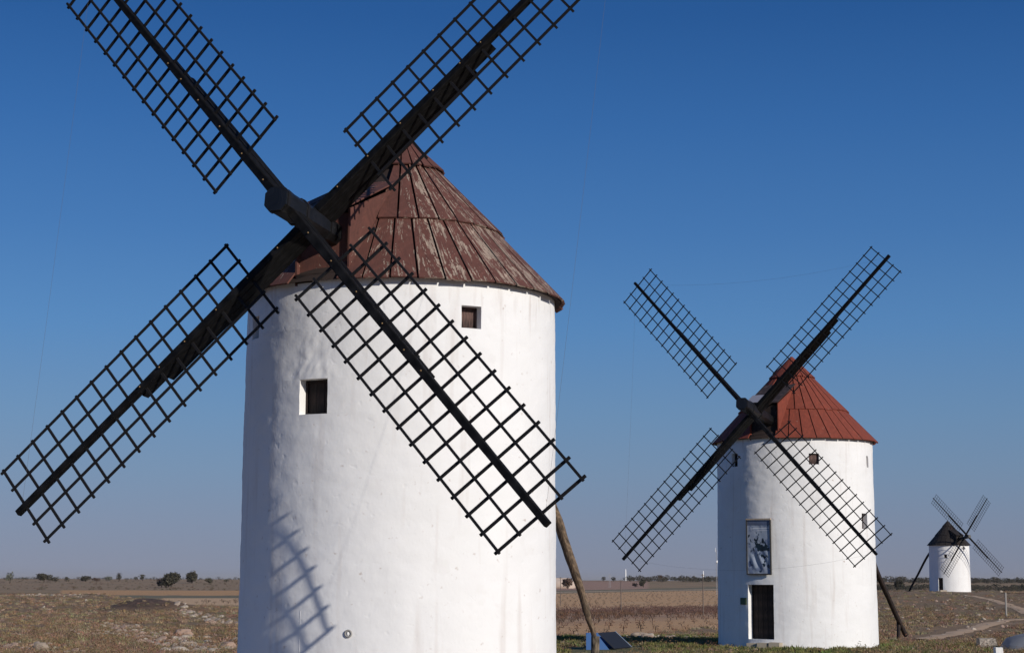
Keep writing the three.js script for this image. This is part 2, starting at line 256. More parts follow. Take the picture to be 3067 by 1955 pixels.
// ---------------------------------------------------------------- windmill builder (all points in world metres, moved to the mill's base at the end)
function windmill(o) {
  const base = o.base, g = thing('windmill', o.label, 'windmill', base);
  const L = (geo) => geo.translate(-base.x, -base.y, -base.z);
  const add = (name, geo, mat, parent = g) => mesh(name, L(geo), mat, parent);
  const rand = rng(o.seed), detail = o.detail;
  // --- round plastered wall with real openings
  const cx = base.x, cz = base.z, ytop = o.top, ybot = base.y - 0.5;
  const surf = (t, y) => {
    const a = t * DEG, k = (y - base.y) / (ytop - base.y), x = Math.sin(a), z = Math.cos(a), s = o.seed * 3.1;
    let r = lerp(o.r0, o.r1, k) + 0.03 * fbm(x * 2.6 + s, y * 0.8, z * 2.6, 2) + 0.012 * (1 + 0.5 * smoothstep(-t, 5, 35)) * fbm(x * 7 + s, y * 4.5, z * 7, 3);
    if (o.patch) r += 0.05 * fbm(x * 24, y * 8, z * 24, 3) * Math.exp(-(((t - o.patch[0]) / 9) ** 2) - ((y - o.patch[1]) / 0.45) ** 2);
    return V(cx + x * r, y, cz + z * r);
  };
  const st = detail ? 1 : 3, sy = detail ? 0.06 : 0.3, ts = new Set(), ys = new Set();
  for (let t = -180; t <= 180; t += st) ts.add(t);
  for (let y = ybot; y < ytop; y += sy) ys.add(+y.toFixed(4)); ys.add(ytop);
  for (const h of o.holes) { ts.add(h.t0); ts.add(h.t1); ys.add(h.y0); ys.add(h.y1); }
  const T = [...ts].sort((a, b) => a - b), Y = [...ys].sort((a, b) => a - b), pos = [], uv = [], idx = [];
  for (const y of Y) for (const t of T) { const p = surf(t, y); pos.push(p.x, p.y, p.z); uv.push(t / 360 + o.seed * 0.37, (y - base.y) / 8); }
  const inside = (t, y) => o.holes.some((h) => t > h.t0 && t < h.t1 && y > h.y0 && y < h.y1);
  for (let i = 0; i < Y.length - 1; i++) for (let j = 0; j < T.length - 1; j++) {
    if (inside((T[j] + T[j + 1]) / 2, (Y[i] + Y[i + 1]) / 2)) continue;
    const a = i * T.length + j; idx.push(a, a + 1, a + T.length + 1, a, a + T.length + 1, a + T.length);
  }
  add('wall', buf(pos, idx, uv), M.wall);
  // --- windows and doors: plastered reveal, frame and boards
  for (const h of o.holes) {
    const tm = (h.t0 + h.t1) / 2 * DEG, nrm = V(Math.sin(tm), 0, Math.cos(tm)), side = V(Math.cos(tm), 0, -Math.sin(tm));
    const rim = [], tt = T.filter((t) => t >= h.t0 && t <= h.t1), yy = Y.filter((y) => y >= h.y0 && y <= h.y1);
    for (const t of tt) rim.push([t, h.y0]); for (const y of yy.slice(1)) rim.push([h.t1, y]); for (const t of [...tt].reverse().slice(1)) rim.push([t, h.y1]); for (const y of [...yy].reverse().slice(1)) rim.push([h.t0, y]);
    const mid = surf((h.t0 + h.t1) / 2, (h.y0 + h.y1) / 2), w = mid.distanceTo(surf(h.t0, mid.y)), back = mid.clone().addScaledVector(nrm, -h.depth), p = [], ix = [];
    for (const [t, y] of rim) {
      const q = surf(t, y), d = q.clone().sub(back), b = q.clone().addScaledVector(nrm, -d.dot(nrm));
      p.push(q.x, q.y, q.z, b.x, b.y, b.z);
    }
    for (let k = 0; k < rim.length - 1; k++) ix.push(2 * k, 2 * k + 1, 2 * k + 3, 2 * k, 2 * k + 3, 2 * k + 2);
    const win = add(h.kind, toCreasedNormals(buf(p, ix), 0.6), M.reveal);
    const at = (s, y, d) => V(back.x, y, back.z).addScaledVector(side, s).addScaledVector(nrm, d);
    const u = V(0, 1, 0), W = w + 0.02, y0 = h.y0 - 0.02, y1 = h.y1 + 0.02, f = h.frame ?? 0.05, mat = h.mat, fm = h.frameMat ?? mat;
    if (h.kind === 'doorway') {
      for (const s of [-1, 1]) add('door_jamb', beam(at(s * (W - f / 2), y0, 0.03), at(s * (W - f / 2), y1, 0.03), side, f, 0.08), fm, win);
      add('lintel', beam(at(-W + f + 0.003, y1 - f / 2, 0.03), at(W - f - 0.003, y1 - f / 2, 0.03), u, f, 0.078), fm, win);
      const leaf = add('door', beam(at(0, y0 + 0.02, 0), at(0, y1 - f - 0.004, 0), side, 2 * (W - f) - 0.01, 0.03), mat, win); leaf.name = 'door';
      for (let k = 0; k < 5; k++) { const bw = 2 * (W - f) / 5; add('plank', beam(at(-W + f + (k + 0.5) * bw, y0 + 0.03, 0.022), at(-W + f + (k + 0.5) * bw, y1 - f - 0.01, 0.022), side, bw - 0.012, 0.016), mat, win); }
      add('handle', beam(at(W - f - 0.12, h.y0 + 0.95, 0.045), at(W - f - 0.12, h.y0 + 1.12, 0.045), side, 0.025, 0.025), M.iron, win);
    } else if (detail) {
      const lo = h.off ?? 0;   // frame left of the opening, as the shutter stands open to one side
      for (const s of [-1, 1]) add('frame', beam(at(s * (W - f / 2), y0, 0.02), at(s * (W - f / 2), y1, 0.02), side, f, 0.06), fm, win);
      for (const y of [y0 + f / 2, y1 - f / 2]) add('frame', beam(at(-W + f + 0.002, y, 0.02), at(W - f - 0.002, y, 0.02), u, f, 0.057), fm, win);
      const nb = h.boards ?? 3, bw = 2 * (W - f) / nb;
      for (let k = 0; k < nb; k++) add('shutter_board', beam(at(-W + f + (k + 0.5) * bw, y0 + f, -0.004 + 0.004 * (k % 2)), at(-W + f + (k + 0.5) * bw, y1 - f, -0.004 + 0.004 * (k % 2)), side, bw - 0.006, 0.024), mat, win);
      add('backing', beam(at(0, y0, -0.03), at(0, y1, -0.03), side, 2 * W, 0.02), M.under, win);
    } else add('shutter', beam(at(0, y0, 0), at(0, y1, 0), side, 2 * W, 0.04), mat, win);
  }
  // --- conical cap: dark underlay with planks in three overlapping tiers
  const az = o.capAz * DEG, D = V(Math.sin(az), 0, Math.cos(az)), P = V(Math.cos(az), 0, -Math.sin(az));
  const ey = o.eaveY, er = o.eaveR, ch = o.capH, apex = V(cx, ey + ch, cz).addScaledVector(D, o.apexShift ?? 0.1), ns = detail ? 48 : 24;
  const rp = (a, k, lift) => { const q = V(cx + Math.sin(a) * er, ey, cz + Math.cos(a) * er).lerp(apex, 1 - k), nn = V(Math.sin(a) * ch, er, Math.cos(a) * ch).normalize(); return q.addScaledVector(nn, lift); };
  { // underlay
    const p = [], ix = []; p.push(apex.x, apex.y - 0.06, apex.z);
    for (let i = 0; i <= ns; i++) { const q = rp(i / ns * 2 * Math.PI, 0.985, -0.03); p.push(q.x, q.y, q.z); }
    for (let i = 0; i <= ns; i++) { const a = i / ns * 2 * Math.PI; p.push(cx + Math.sin(a) * (o.r1 - 0.3), ytop + 0.02, cz + Math.cos(a) * (o.r1 - 0.3)); }
    for (let i = 0; i < ns; i++) { ix.push(0, 1 + i, 2 + i); const a = 1 + i, b = ns + 2 + i; ix.push(a, b, b + 1, a, b + 1, a + 1); }
    var roof = add('roof', toCreasedNormals(buf(p, ix), 0.5), M.under);
  }
  const mats = o.boards, tiers = o.tiers;
  const inDormer = (a, k) => { const d = ((a - az + 3 * Math.PI) % (2 * Math.PI)) - Math.PI, r = er * k, lat = r * Math.sin(d), dep = r * Math.cos(d); return dep > 1.25 && lat > o.dorm[0] + 0.02 && lat < o.dorm[1] - 0.02; };
  tiers.forEach(([k0, k1, n, lift], ti) => {
    const ph = rand() * 6;
    for (let i = 0; i < n; i++) {
      const jit = 0.16 * (rand() - 0.5), a0 = ph + (i + (i ? 0 : 0)) / n * 2 * Math.PI, a1 = ph + (i + 1) / n * 2 * Math.PI, am = (a0 + a1) / 2;
      if (inDormer(am, k1) && inDormer(am, (k0 + k1) / 2 + 0.12)) continue;
      const gap = 0.019, end = k1 + (rand() - 0.5) * 0.012, th = 0.03, lf = lift + (rand() - 0.5) * 0.012, tilt = jit * 0.07;
      const c = [], side = V(Math.cos(am), 0, -Math.sin(am));
      const cor = (a, k, l, s) => rp(a, k, l).addScaledVector(side, -s * gap);
      for (const t of [0, th]) c.push(cor(a0, end, lf + t - tilt, -1), cor(a1, end, lf + t + tilt, 1), cor(a1, k0, lf * 0.35 + t, k0 < 0.02 ? 0 : 1), cor(a0, k0, lf * 0.35 + t, k0 < 0.02 ? 0 : -1));
      const geo = block(c), uvv = geo.attributes.uv, ou = rand() * 7, ov = rand() * 7; for (let q = 0; q < uvv.count; q++) uvv.setXY(q, uvv.getX(q) * 1.35 + ou, uvv.getY(q) * 0.8 + ov);
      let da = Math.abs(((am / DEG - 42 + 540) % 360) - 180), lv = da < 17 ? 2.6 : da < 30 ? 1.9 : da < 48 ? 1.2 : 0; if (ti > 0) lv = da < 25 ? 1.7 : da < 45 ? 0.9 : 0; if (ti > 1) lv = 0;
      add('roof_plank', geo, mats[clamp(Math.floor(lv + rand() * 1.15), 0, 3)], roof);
    }
  });
  // --- dormer round the windshaft
  const at = (d, l, y) => V(cx, y, cz).addScaledVector(D, d).addScaledVector(P, l), [l0, l1] = o.dorm, df = o.dormFront, yf = o.dormY, db = 1.1, yb = yf + 0.85;
  const slab = (q, off) => block([...q, ...q.map((v) => v.clone().add(off))]);
  const dm = add('dormer', slab([at(df - 0.1, l0, ey + 0.02), at(df - 0.1, l1, ey + 0.02), at(df - 0.1, l1, yf - 0.05), at(df - 0.1, l0, yf - 0.05)], D.clone().multiplyScalar(-0.03)), o.front ?? mats[0]);
  for (const [l, s] of [[l0, -1], [l1, 1]]) add('side_panel', slab([at(df, l, ey - 0.02), at(0.6, l, ey - 0.02), at(0.6, l, yb + 0.1), at(df, l, yf)], P.clone().multiplyScalar(s * 0.035)), o.sidePanel ?? mats[0], dm);
  const nr = 5, dl = (l1 - l0 + 0.16) / nr;
  for (let k = 0; k < nr; k++) { const a = l0 - 0.08 + k * dl + 0.006, b = a + dl - 0.012, e = 0.08 * rand(); add('roof_board', slab([at(df + 0.1 + e, a, yf + 0.012), at(df + 0.1 + e, b, yf + 0.012), at(db, b, yb), at(db, a, yb)], V(0, 0.03, 0)), o.dormRoof ?? mats[k % 2], dm); }
  if (o.flashing) add('flashing', slab([at(df + 0.22, l0 - 0.1, yf + 0.045), at(df + 0.22, l0 + 0.45, yf + 0.045), at(df - 0.55, l0 + 0.45, yf + 0.385), at(df - 0.55, l0 - 0.1, yf + 0.385)], V(0, 0.006, 0)), M.zinc, dm);
  add('front_beam', beam(at(df - 0.03, l0 + 0.003, ey + 0.1), at(df - 0.03, l1 - 0.003, ey + 0.1), V(0, 1, 0), 0.16, 0.1), M.darkWood, dm);
  // --- windshaft with head and iron bands
  const mid = o.HA.clone().add(o.HB).multiplyScalar(0.5), up = V(0, 1, 0), ax = V(mid.x - cx, 0, mid.z - cz).normalize().add(V(0, 0.13, 0)).normalize();
  const hk = o.hub ?? 1, on = (s) => mid.clone().addScaledVector(ax, s);
  const sh = add('windshaft', chamfered(on(-2.9), on(hk * 0.92), up, 0.43 * hk, 0.43 * hk, 0.47 * hk, 0.47 * hk, 0.24, 12, 0.05, 3), M.shaft);
  for (const s of [-0.95, 0.02, 0.78]) add('iron_band', chamfered(on(s * hk), on(s * hk + 0.07), up, 0.505 * hk, 0.505 * hk, 0.505 * hk, 0.505 * hk, 0.24), M.iron, sh);
  for (const s of [-0.2, 0.25]) add('wedge', beam(on(s).addScaledVector(up, 0.22 * hk), on(s + 0.22).addScaledVector(up, 0.25 * hk), P, 0.1, 0.09), M.iron, sh);
  // --- four sails: spar, clamps, lattice
  const tips = {};
  for (const [key, st, sg] of [['A+', 'A', 1], ['A-', 'A', -1], ['B+', 'B', 1], ['B-', 'B', -1]]) {
    const [s0, cell, wid, cn, sk] = o.sails[key], H = st === 'A' ? o.HA : o.HB, d0 = st === 'A' ? o.a : o.b, e0 = st === 'A' ? o.b : o.a, d = d0.clone().multiplyScalar(sg);
    const ev = e0.clone().multiplyScalar(wid).addScaledVector(o.n, cn).addScaledVector(d0, sk), nn = V().crossVectors(d, ev).normalize(); if (nn.dot(o.n) < 0) nn.negate();
    const sw = o.spar ?? 0.165, cw = sw + 0.01, end = s0 + 15 * cell, q = (s, w = 0, f = 0) => H.clone().addScaledVector(d, s).addScaledVector(ev, w / 2).addScaledVector(nn, f);
    const spar = add('sail', chamfered(q(sg > 0 ? 0 : 0.002), q(end + 0.2), ev, sw, sw, sw * 0.68, sw * 0.68, 0.1, 16, 0.12, rand() * 50), M.sail);
    tips[key] = q(end + 0.12);
    const [c1, c2] = (st === 'A' ? o.clampA : o.clampB) ?? [0.18, 0.17], f1 = -sw / 2 - c1 / 2 + 0.003, f2 = -sw / 2 - c1 - c2 / 2 + 0.006;
    add('clamp_beam', chamfered(q(0.0, 0, f1), q(4.36, 0, f1 + 0.02), ev, cw, c1, cw * 0.85, c1, 0.08, 10, 0.08, rand() * 50), M.sail, spar);
    if (c2) add('clamp_beam', chamfered(q(0.0, 0, f2), q(3.84, 0, f2 + 0.02), ev, cw, c2, cw * 0.85, c2, 0.08, 10, 0.08, rand() * 50), M.sail, spar);
    const bt = o.barW ?? 0.043, le = ev.length(), ex = 0.07 / le * 2, bars = [];
    const put = (name, geo) => detail ? add(name, geo, M.bar, spar) : bars.push(geo);
    for (let i = 0; i < 16; i++) { const j = (rand() - 0.5) * 0.012, s = s0 + i * cell; put('cross_bar', beam(q(s + j, -2 - ex), q(s - j, 2 + ex), d, bt, bt * 0.85)); }
    for (const w of [-2, -1, 1, 2]) put('lengthwise_bar', beam(q(s0 - 0.06, w, bt * 0.8), q(end + 0.06, w, bt * 0.8), ev, bt * 0.95, bt * 0.8));
    if (bars.length) add('lattice', mergeGeometries(bars), M.bar, spar);
    if (o.bolts) for (const s of [0.75, 1.5, 2.3, 3.1, 3.75, 4.25]) { const r = new THREE.SphereGeometry(0.016, 8, 6); const c = q(s, 0.02, 0.105); r.translate(c.x, c.y, c.z); add('bolt', r, M.brass, spar); }
  }
  // --- slack cables from tip to tip
  if (o.cables) for (const [u, v, sag] of o.cables) {
    const p = tips[u], q = tips[v], pts = []; for (let i = 0; i <= 16; i++) { const t = i / 16; pts.push(p.clone().lerp(q, t).add(V(0, -sag * 4 * t * (1 - t), 0))); }
    add('cable', new THREE.TubeGeometry(new THREE.CatmullRomCurve3(pts), 40, o.cableR, 5), M.cable);
  }
  o.more?.(add, surf, g, { at, D, P });
  return g;
}
const vec = (a) => V(...a);

// the large mill
windmill({
  label: 'large white windmill in front with flaking red plank cap and four lattice sails', base: BIG, seed: 1, detail: true, bolts: true, cableR: 0.0018, patch: [-29, 6.25], hub: 0.88, clampA: [0.1, 0.09], clampB: [0.19, 0.17], cables: [['A-', 'B+', 0.3], ['A-', 'B-', 0.12], ['B+', 'A+', 0.12]], top: 7.74, r0: 2.955, r1: 2.915,
  holes: [
    { kind: 'window', t0: 24.6, t1: 32.3, y0: 6.875, y1: 7.275, depth: 0.23, mat: M.shutter, frame: 0.045, boards: 3, frameMat: M.shutter },
    { kind: 'window', t0: -33.9, t1: -22.35, y0: 5.35, y1: 5.97, depth: 0.26, mat: M.darkWood, frame: 0.06, boards: 3, frameMat: M.darkWood },
    { kind: 'window', t0: -66.3, t1: -59.3, y0: 6.84, y1: 7.25, depth: 0.2, mat: M.shutter, frame: 0.045, boards: 2 },
  ],
  capAz: -23.8, eaveY: 7.67, eaveR: 3.1, capH: 3.28, apexShift: 0.08, boards: M.red, tiers: [[0.55, 1.0, 40, 0.012], [0.17, 0.615, 32, 0.055], [0.0, 0.24, 24, 0.095]],
  dorm: [-0.62, 0.4], dormFront: 2.88, dormY: 8.97,
  HA: vec([-3.799, 8.724, -29.693]), HB: vec([-3.52, 8.69, -30.479]), a: vec([0.5668, -0.7084, 0.4206]), b: vec([0.7073, 0.673, 0.216]), n: vec([-0.418, 0.1509, 0.8958]),
  sails: { 'A+': [1.531, 0.3946, 0.8363, 0.0049, 0.0469], 'A-': [1.5, 0.3927, 0.8425, 0.1812, 0.0587], 'B+': [1.48, 0.3868, 0.8318, 0.0489, -0.0251], 'B-': [1.4763, 0.3887, 0.8518, -0.037, -0.0046] },
  more(add, surf) {
    add('tail_pole', pole([[V(-0.85, 7.72, -36.5), 0.12], [V(0.25, 5.4, -39.0), 0.12], [V(1.0, 3.96, -40.73), 0.112], [V(1.35, 3.01, -41.53), 0.108], [V(1.67, 2.14, -42.25), 0.095], [V(1.84, 1.56, -42.66), 0.075], [V(1.95, 1.28, -42.9), 0.062], [V(2.03, 0.8, -43.1), 0.062], [V(2.12, -0.1, -43.3), 0.06]], 14, 0.07, 4), M.pole);
    const line = []; for (let y = -0.3; y < 1.95; y += 0.15) line.push([surf(-31.5 + 0.12 * n3(y * 2, 1, 1), y), 0.0045]);
    add('plaster_seam', pole(line, 6, 0.3, 5, 3), M.reveal);
    const h = surf(-13, 1.58), n = V(Math.sin(-13 * DEG), 0, Math.cos(-13 * DEG)), ring = new THREE.TorusGeometry(0.055, 0.016, 8, 20); ring.rotateY(-13 * DEG); ring.translate(h.x + n.x * 0.02, h.y, h.z + n.z * 0.02);
    const boss = new THREE.SphereGeometry(0.03, 12, 8); boss.scale(1, 1.3, 0.5); boss.translate(h.x + n.x * 0.01, h.y, h.z + n.z * 0.01);
    add('plaster_boss', boss, M.reveal, add('wall_ring', ring, std({ color: rgb(0.3, 0.29, 0.28), roughness: 0.9 })));
  },
});
// the middle mill
windmill({
  label: 'mid-distance white windmill with clean orange-red cap, dark doorway and hanging banner', base: MID, seed: 2, detail: true, hub: 0.85, barW: 0.031, spar: 0.14, clampA: [0.05, 0], clampB: [0.18, 0.16], cableR: 0.002, cables: [['A-', 'B+', 0.35], ['A-', 'B-', 0.4], ['B-', 'A+', 0.5]], top: 7.62, r0: 2.925, r1: 2.88,
  holes: [
    { kind: 'doorway', t0: -45.6, t1: -25.4, y0: 0.42, y1: 2.35, depth: 0.42, mat: M.darkWood, frame: 0.05 },
    { kind: 'window', t0: 1.2, t1: 8.6, y0: 6.63, y1: 7.02, depth: 0.12, mat: M.shutter, frame: 0.04, boards: 2 },
    { kind: 'window', t0: -61, t1: -54.5, y0: 6.62, y1: 7.1, depth: 0.2, mat: M.darkWood, frame: 0.04, boards: 2 },
    { kind: 'window', t0: 55.2, t1: 58.8, y0: 6.6, y1: 7.02, depth: 0.12, mat: M.shutter, frame: 0.03, boards: 1 },
    { kind: 'window', t0: 46, t1: 53.6, y0: 4.36, y1: 4.92, depth: 0.22, mat: M.shutter, frame: 0.04, boards: 2 },
  ],
  capAz: -29, eaveY: 7.56, eaveR: 3.06, capH: 3.26, apexShift: 0.12, boards: M.orange, tiers: [[0.6, 1.0, 38, 0.012], [0.17, 0.66, 34, 0.045], [0.0, 0.26, 20, 0.075]],
  dorm: [-0.62, 0.42], dormFront: 2.85, dormY: 8.84, dormRoof: std({ color: rgb(0.1, 0.062, 0.056), map: grain, roughness: 0.8 }), flashing: true, front: M.darkWood,
  HA: vec([8.189, 8.549, -62.495]), HB: vec([8.583, 8.466, -63.0]), a: vec([0.4945, -0.6935, 0.5239]), b: vec([0.6043, 0.7034, 0.3742]), n: vec([-0.6101, 0.1286, 0.7818]),
  sails: { 'A+': [1.675, 0.375, 0.782, -0.083, 0.0445], 'A-': [1.434, 0.3725, 0.795, 0.0317, 0.0065], 'B+': [1.467, 0.3707, 0.758, 0.0113, 0.038], 'B-': [1.6035, 0.3754, 0.808, -0.04, 0.048] },
  more(add, surf) {
    add('tail_pole', pole([[V(13.3, 7.6, -70.9), 0.15], [V(14.3, 5.0, -73.1), 0.125], [V(15.03, 3.21, -74.63), 0.12], [V(15.94, 1.8, -76.21), 0.11], [V(16.69, 0.66, -77.51), 0.1], [V(17.05, 0.18, -78.14), 0.1]], 12, 0.05, 9), M.darkWood);
    add('pole_prop', pole([[V(16.62, 0.75, -77.5), 0.09], [V(16.57, 0.3, -77.35), 0.085], [V(16.55, -0.2, -77.31), 0.09]], 9, 0.05, 2, 4), M.darkWood);
    const sx = [];
    for (let k = 0; k < 3; k++) { const t = -44 + k * 8.7, p = surf(t, 0.3), n = V(Math.sin(-35.5 * DEG), 0, Math.cos(-35.5 * DEG)), s = V(n.z, 0, -n.x); add('step_stone', beam(p.clone().addScaledVector(s, -0.02).addScaledVector(n, 0.14).setY(0.16 + 0.02 * k), p.clone().addScaledVector(s, 0.37).addScaledVector(n, 0.08).setY(0.15 + 0.02 * k), n, 0.42, 0.26), M.stone ??= std({ color: rgb(0.42, 0.36, 0.28), roughness: 1 })); }
  },
});
// the far mill, turned the other way
windmill({
  label: 'small far windmill with black cap, on the rise at right', base: FAR, seed: 3, detail: false, top: 7.6, r0: 2.93, r1: 2.86,
  holes: [
    { kind: 'doorway', t0: -47.5, t1: -33.5, y0: 1.0, y1: 2.95, depth: 0.3, mat: M.darkWood, frame: 0.05 },
    { kind: 'window', t0: -28.5, t1: -20, y0: 5.8, y1: 6.3, depth: 0.2, mat: M.darkWood },
    { kind: 'window', t0: 29.5, t1: 36, y0: 7.0, y1: 7.4, depth: 0.2, mat: M.darkWood },
  ],
  capAz: 20, eaveY: 7.62, eaveR: 3.12, capH: 3.55, apexShift: -0.2, boards: M.black, tiers: [[0.55, 1.0, 24, 0.012], [0.17, 0.6, 20, 0.05], [0.0, 0.24, 12, 0.085]],
  dorm: [-0.55, 0.55], dormFront: 2.85, dormY: 9.0, barW: 0.034, spar: 0.14, hub: 0.85, clampA: [0.14, 0], clampB: [0.14, 0],
  HA: vec([65.175 + 0.36, 8.689 + 0.1, -257.92 + 0.72]), HB: vec([65.138, 8.677, -258]), a: vec([0.6861, -0.6889, -0.2337]), b: vec([0.5449, 0.7406, -0.3932]), n: vec([0.4347, 0.1379, 0.8899]),
  sails: { 'A+': [1.476, 0.378, 0.8245, 0.0172, 0.0152], 'A-': [1.81, 0.391, 0.833, -0.0325, -0.0107], 'B+': [2.04, 0.3707, 0.816, -0.0228, -0.0018], 'B-': [1.26, 0.371, 0.828, 0.0204, 0.0104] },
  more(add) { add('tail_pole', pole([[V(62.6, 7.7, -264.6), 0.17], [V(61.78, 6.3, -266.37), 0.17], [V(60.71, 3.49, -268.67), 0.16], [V(59.71, 0.84, -270.8), 0.15], [V(59.6, 0.4, -271.0), 0.15]], 8, 0.04, 3, 4), M.darkWood); },
});

// ---------------------------------------------------------------- things on and beside the mills
// banner on the middle mill: framed cloth with a blurred print
{
  const t0 = -44.6, t1 = -26.1, y0 = 2.74, y1 = 4.65, tm = (t0 + t1) / 2 * DEG, n = V(Math.sin(tm), 0, Math.cos(tm)), s = V(Math.cos(tm), 0, -Math.sin(tm)), w = 2.91 * Math.sin((t1 - t0) / 2 * DEG);
  const b = thing('banner', 'framed blue-grey printed banner on the white wall above the dark doorway', 'banner', V(MID.x, y0, MID.z).addScaledVector(n, 2.985));
  const N = 26, K = 44, pos = [], uv = [], idx = [];
  for (let j = 0; j <= K; j++) for (let i = 0; i <= N; i++) {
    const u = i / N, v = j / K, e = Math.sin(u * Math.PI) * Math.sin(v * Math.PI);
    const f = e * (0.045 * Math.sin((u * 1.2 + v * 1.0) * 15) * smoothstep(0.5 - v, 0, 0.3) + 0.03 * fbm(u * 3, v * 5, 2, 2) + 0.018 * Math.sin(v * 40 + u * 3) * smoothstep(v, 0.75, 0.9));
    pos.push(s.x * (u * 2 - 1) * w + n.x * f, v * (y1 - y0), s.z * (u * 2 - 1) * w + n.z * f); uv.push(u, v);
  }
  for (let j = 0; j < K; j++) for (let i = 0; i < N; i++) { const a = j * (N + 1) + i; idx.push(a, a + 1, a + N + 2, a, a + N + 2, a + N + 1); }
  const print = tex(256, 512, (u, v) => {
    let c = [0.64, 0.68, 0.74]; const m = (r, g, bb, t) => { c = [lerp(c[0], r, t), lerp(c[1], g, t), lerp(c[2], bb, t)]; };
    m(0.62, 0.64, 0.7, smoothstep(fbm(u * 2, v * 3, 1, 3), -0.1, 0.3) * 0.6);
    m(0.42, 0.47, 0.58, smoothstep(fbm(u * 4 + 5, v * 6, 2, 4), 0.0, 0.25) * 0.8);
    m(0.08, 0.14, 0.18, smoothstep(0.27 - Math.hypot((u - 0.62) * 0.9, (v - 0.46 + (u - 0.6) * 0.25) * 1.6) + 1.1 * fbm(u * 6, v * 9, 7, 4), 0.06, 0.12));
    m(0.1, 0.15, 0.22, smoothstep(fbm(u * 5 + 9, v * 8, 4, 4), 0.24, 0.32) * 0.8);
    m(0.74, 0.76, 0.8, smoothstep(fbm(u * 3 + v * 6, v * 3 - u * 2, 11, 3), 0.2, 0.34) * 0.7);
    m(0.33, 0.37, 0.47, v > 0.9 ? 0.9 : 0);
    if (v > 0.838 && v < 0.855 && u > 0.25 && u < 0.95) m(0.85, 0.86, 0.88, 0.85); if (v > 0.8 && v < 0.814 && u > 0.45 && u < 0.95) m(0.8, 0.8, 0.82, 0.8);
    m(0.2, 0.26, 0.42, smoothstep(0.07 - Math.hypot(u - 0.1, v - 0.18), 0, 0.02) * 0.8);
    return c;
  }, true, false);
  mesh('cloth', buf(pos, idx, uv), std({ map: print, roughness: 0.35, side: THREE.DoubleSide }), b);
  const q = (u, y) => V(s.x * u * w, y, s.z * u * w), fm = std({ color: rgb(0.06, 0.055, 0.05), roughness: 0.6 });
  for (const k of [-1.015, 1.015]) mesh('frame_bar', beam(q(k, -0.04), q(k, y1 - y0), s, 0.045, 0.05), fm, b);
  mesh('frame_bar', beam(q(-1, -0.02), q(1, -0.02), V(0, 1, 0), 0.05, 0.047), fm, b);
  mesh('top_rail', beam(q(-1.07, y1 - y0 + 0.03), q(1.05, y1 - y0 + 0.03), V(0, 1, 0), 0.05, 0.07), std({ color: rgb(0.45, 0.36, 0.27), roughness: 0.8 }), b);
}
{
  const a = -49.4 * DEG, n = V(Math.sin(a), 0, Math.cos(a)), s = V(n.z, 0, -n.x), g = thing('notice_plate', 'small dark green plate on the white wall left of the dark doorway', 'sign', V(MID.x, 1.64, MID.z).addScaledVector(n, 2.95));
  mesh('plate', beam(s.clone().multiplyScalar(-0.14).setY(0.12), s.clone().multiplyScalar(0.14).setY(0.12), V(0, 1, 0), 0.24, 0.03), std({ color: rgb(0.035, 0.06, 0.03), roughness: 0.6 }), g);
  mesh('panel', beam(s.clone().multiplyScalar(-0.115).setY(0.12).addScaledVector(n, 0.017), s.clone().multiplyScalar(0.115).setY(0.12).addScaledVector(n, 0.017), V(0, 1, 0), 0.19, 0.008), std({ color: rgb(0.05, 0.09, 0.04), roughness: 0.5 }), g);
}
// short post under the foot of the big mill's tail pole
{
  const p = V(1.96, height(1.96, -42.2), -42.2), g = thing('wooden_post', 'short pale round wooden post at the foot of the leaning brown pole', 'post', p);
  mesh('post', pole([[V(0.02, -0.3, 0), 0.1], [V(0, 0.6, 0), 0.1], [V(0.01, 1.2 - p.y, 0), 0.095]], 12, 0.05, 6), std({ color: rgb(0.3, 0.24, 0.17), map: grain, bumpMap: grainBump, bumpScale: 0.008, roughness: 1 }), g);
}
// blue information desk
{
  const p = V(2.66, height(3.3, -64), -64), g = thing('information_desk', 'blue information desk with sloping dark panel between the two nearest windmills', 'information desk', p);
  const blue = std({ color: rgb(0.045, 0.13, 0.34), roughness: 0.6 }), dark = std({ color: rgb(0.006, 0.01, 0.022), roughness: 0.75 }), h = 2.5 - (1487 - 1363) / 4200 * 64 - p.y;
  const side = (z, a, b, c, d) => block([V(a, -0.2, z), V(b, -0.2, z), V(c, h, z), V(d, h, z), V(a, -0.2, z - 0.05), V(b, -0.2, z - 0.05), V(c, h, z - 0.05), V(d, h, z - 0.05)]);
  mesh('side_panel', side(0, 0, 0.98, 0.38, 0), blue, g);
  mesh('side_panel', side(-1.25, 0.05, 1.62, 1.06, 0.05), blue, g);
  const e = [[0.42, h + 0.01, 0.03], [1.0, 0.02, 0.03], [1.66, 0.02, -1.32], [1.08, h + 0.01, -1.32]].map((a) => V(...a)), up = V(0.03, 0.035, 0);
  mesh('sloping_panel', block([...e, ...e.map((v) => v.clone().add(up))]), dark, g);
  mesh('panel_edge', beam(V(1.1, h + 0.05, -1.36), V(1.69, 0.05, -1.36), V(0, 0, 1), 0.05, 0.05), std({ color: rgb(0.2, 0.26, 0.36), roughness: 0.5 }), g);
  mesh('back_panel', block([V(0.0, -0.2, -0.06), V(0, h, -0.06), V(0.05, h, -1.24), V(0.05, -0.2, -1.24), V(0.04, -0.2, -0.06), V(0.04, h, -0.06), V(0.09, h, -1.24), V(0.09, -0.2, -1.24)]), blue, g);
}

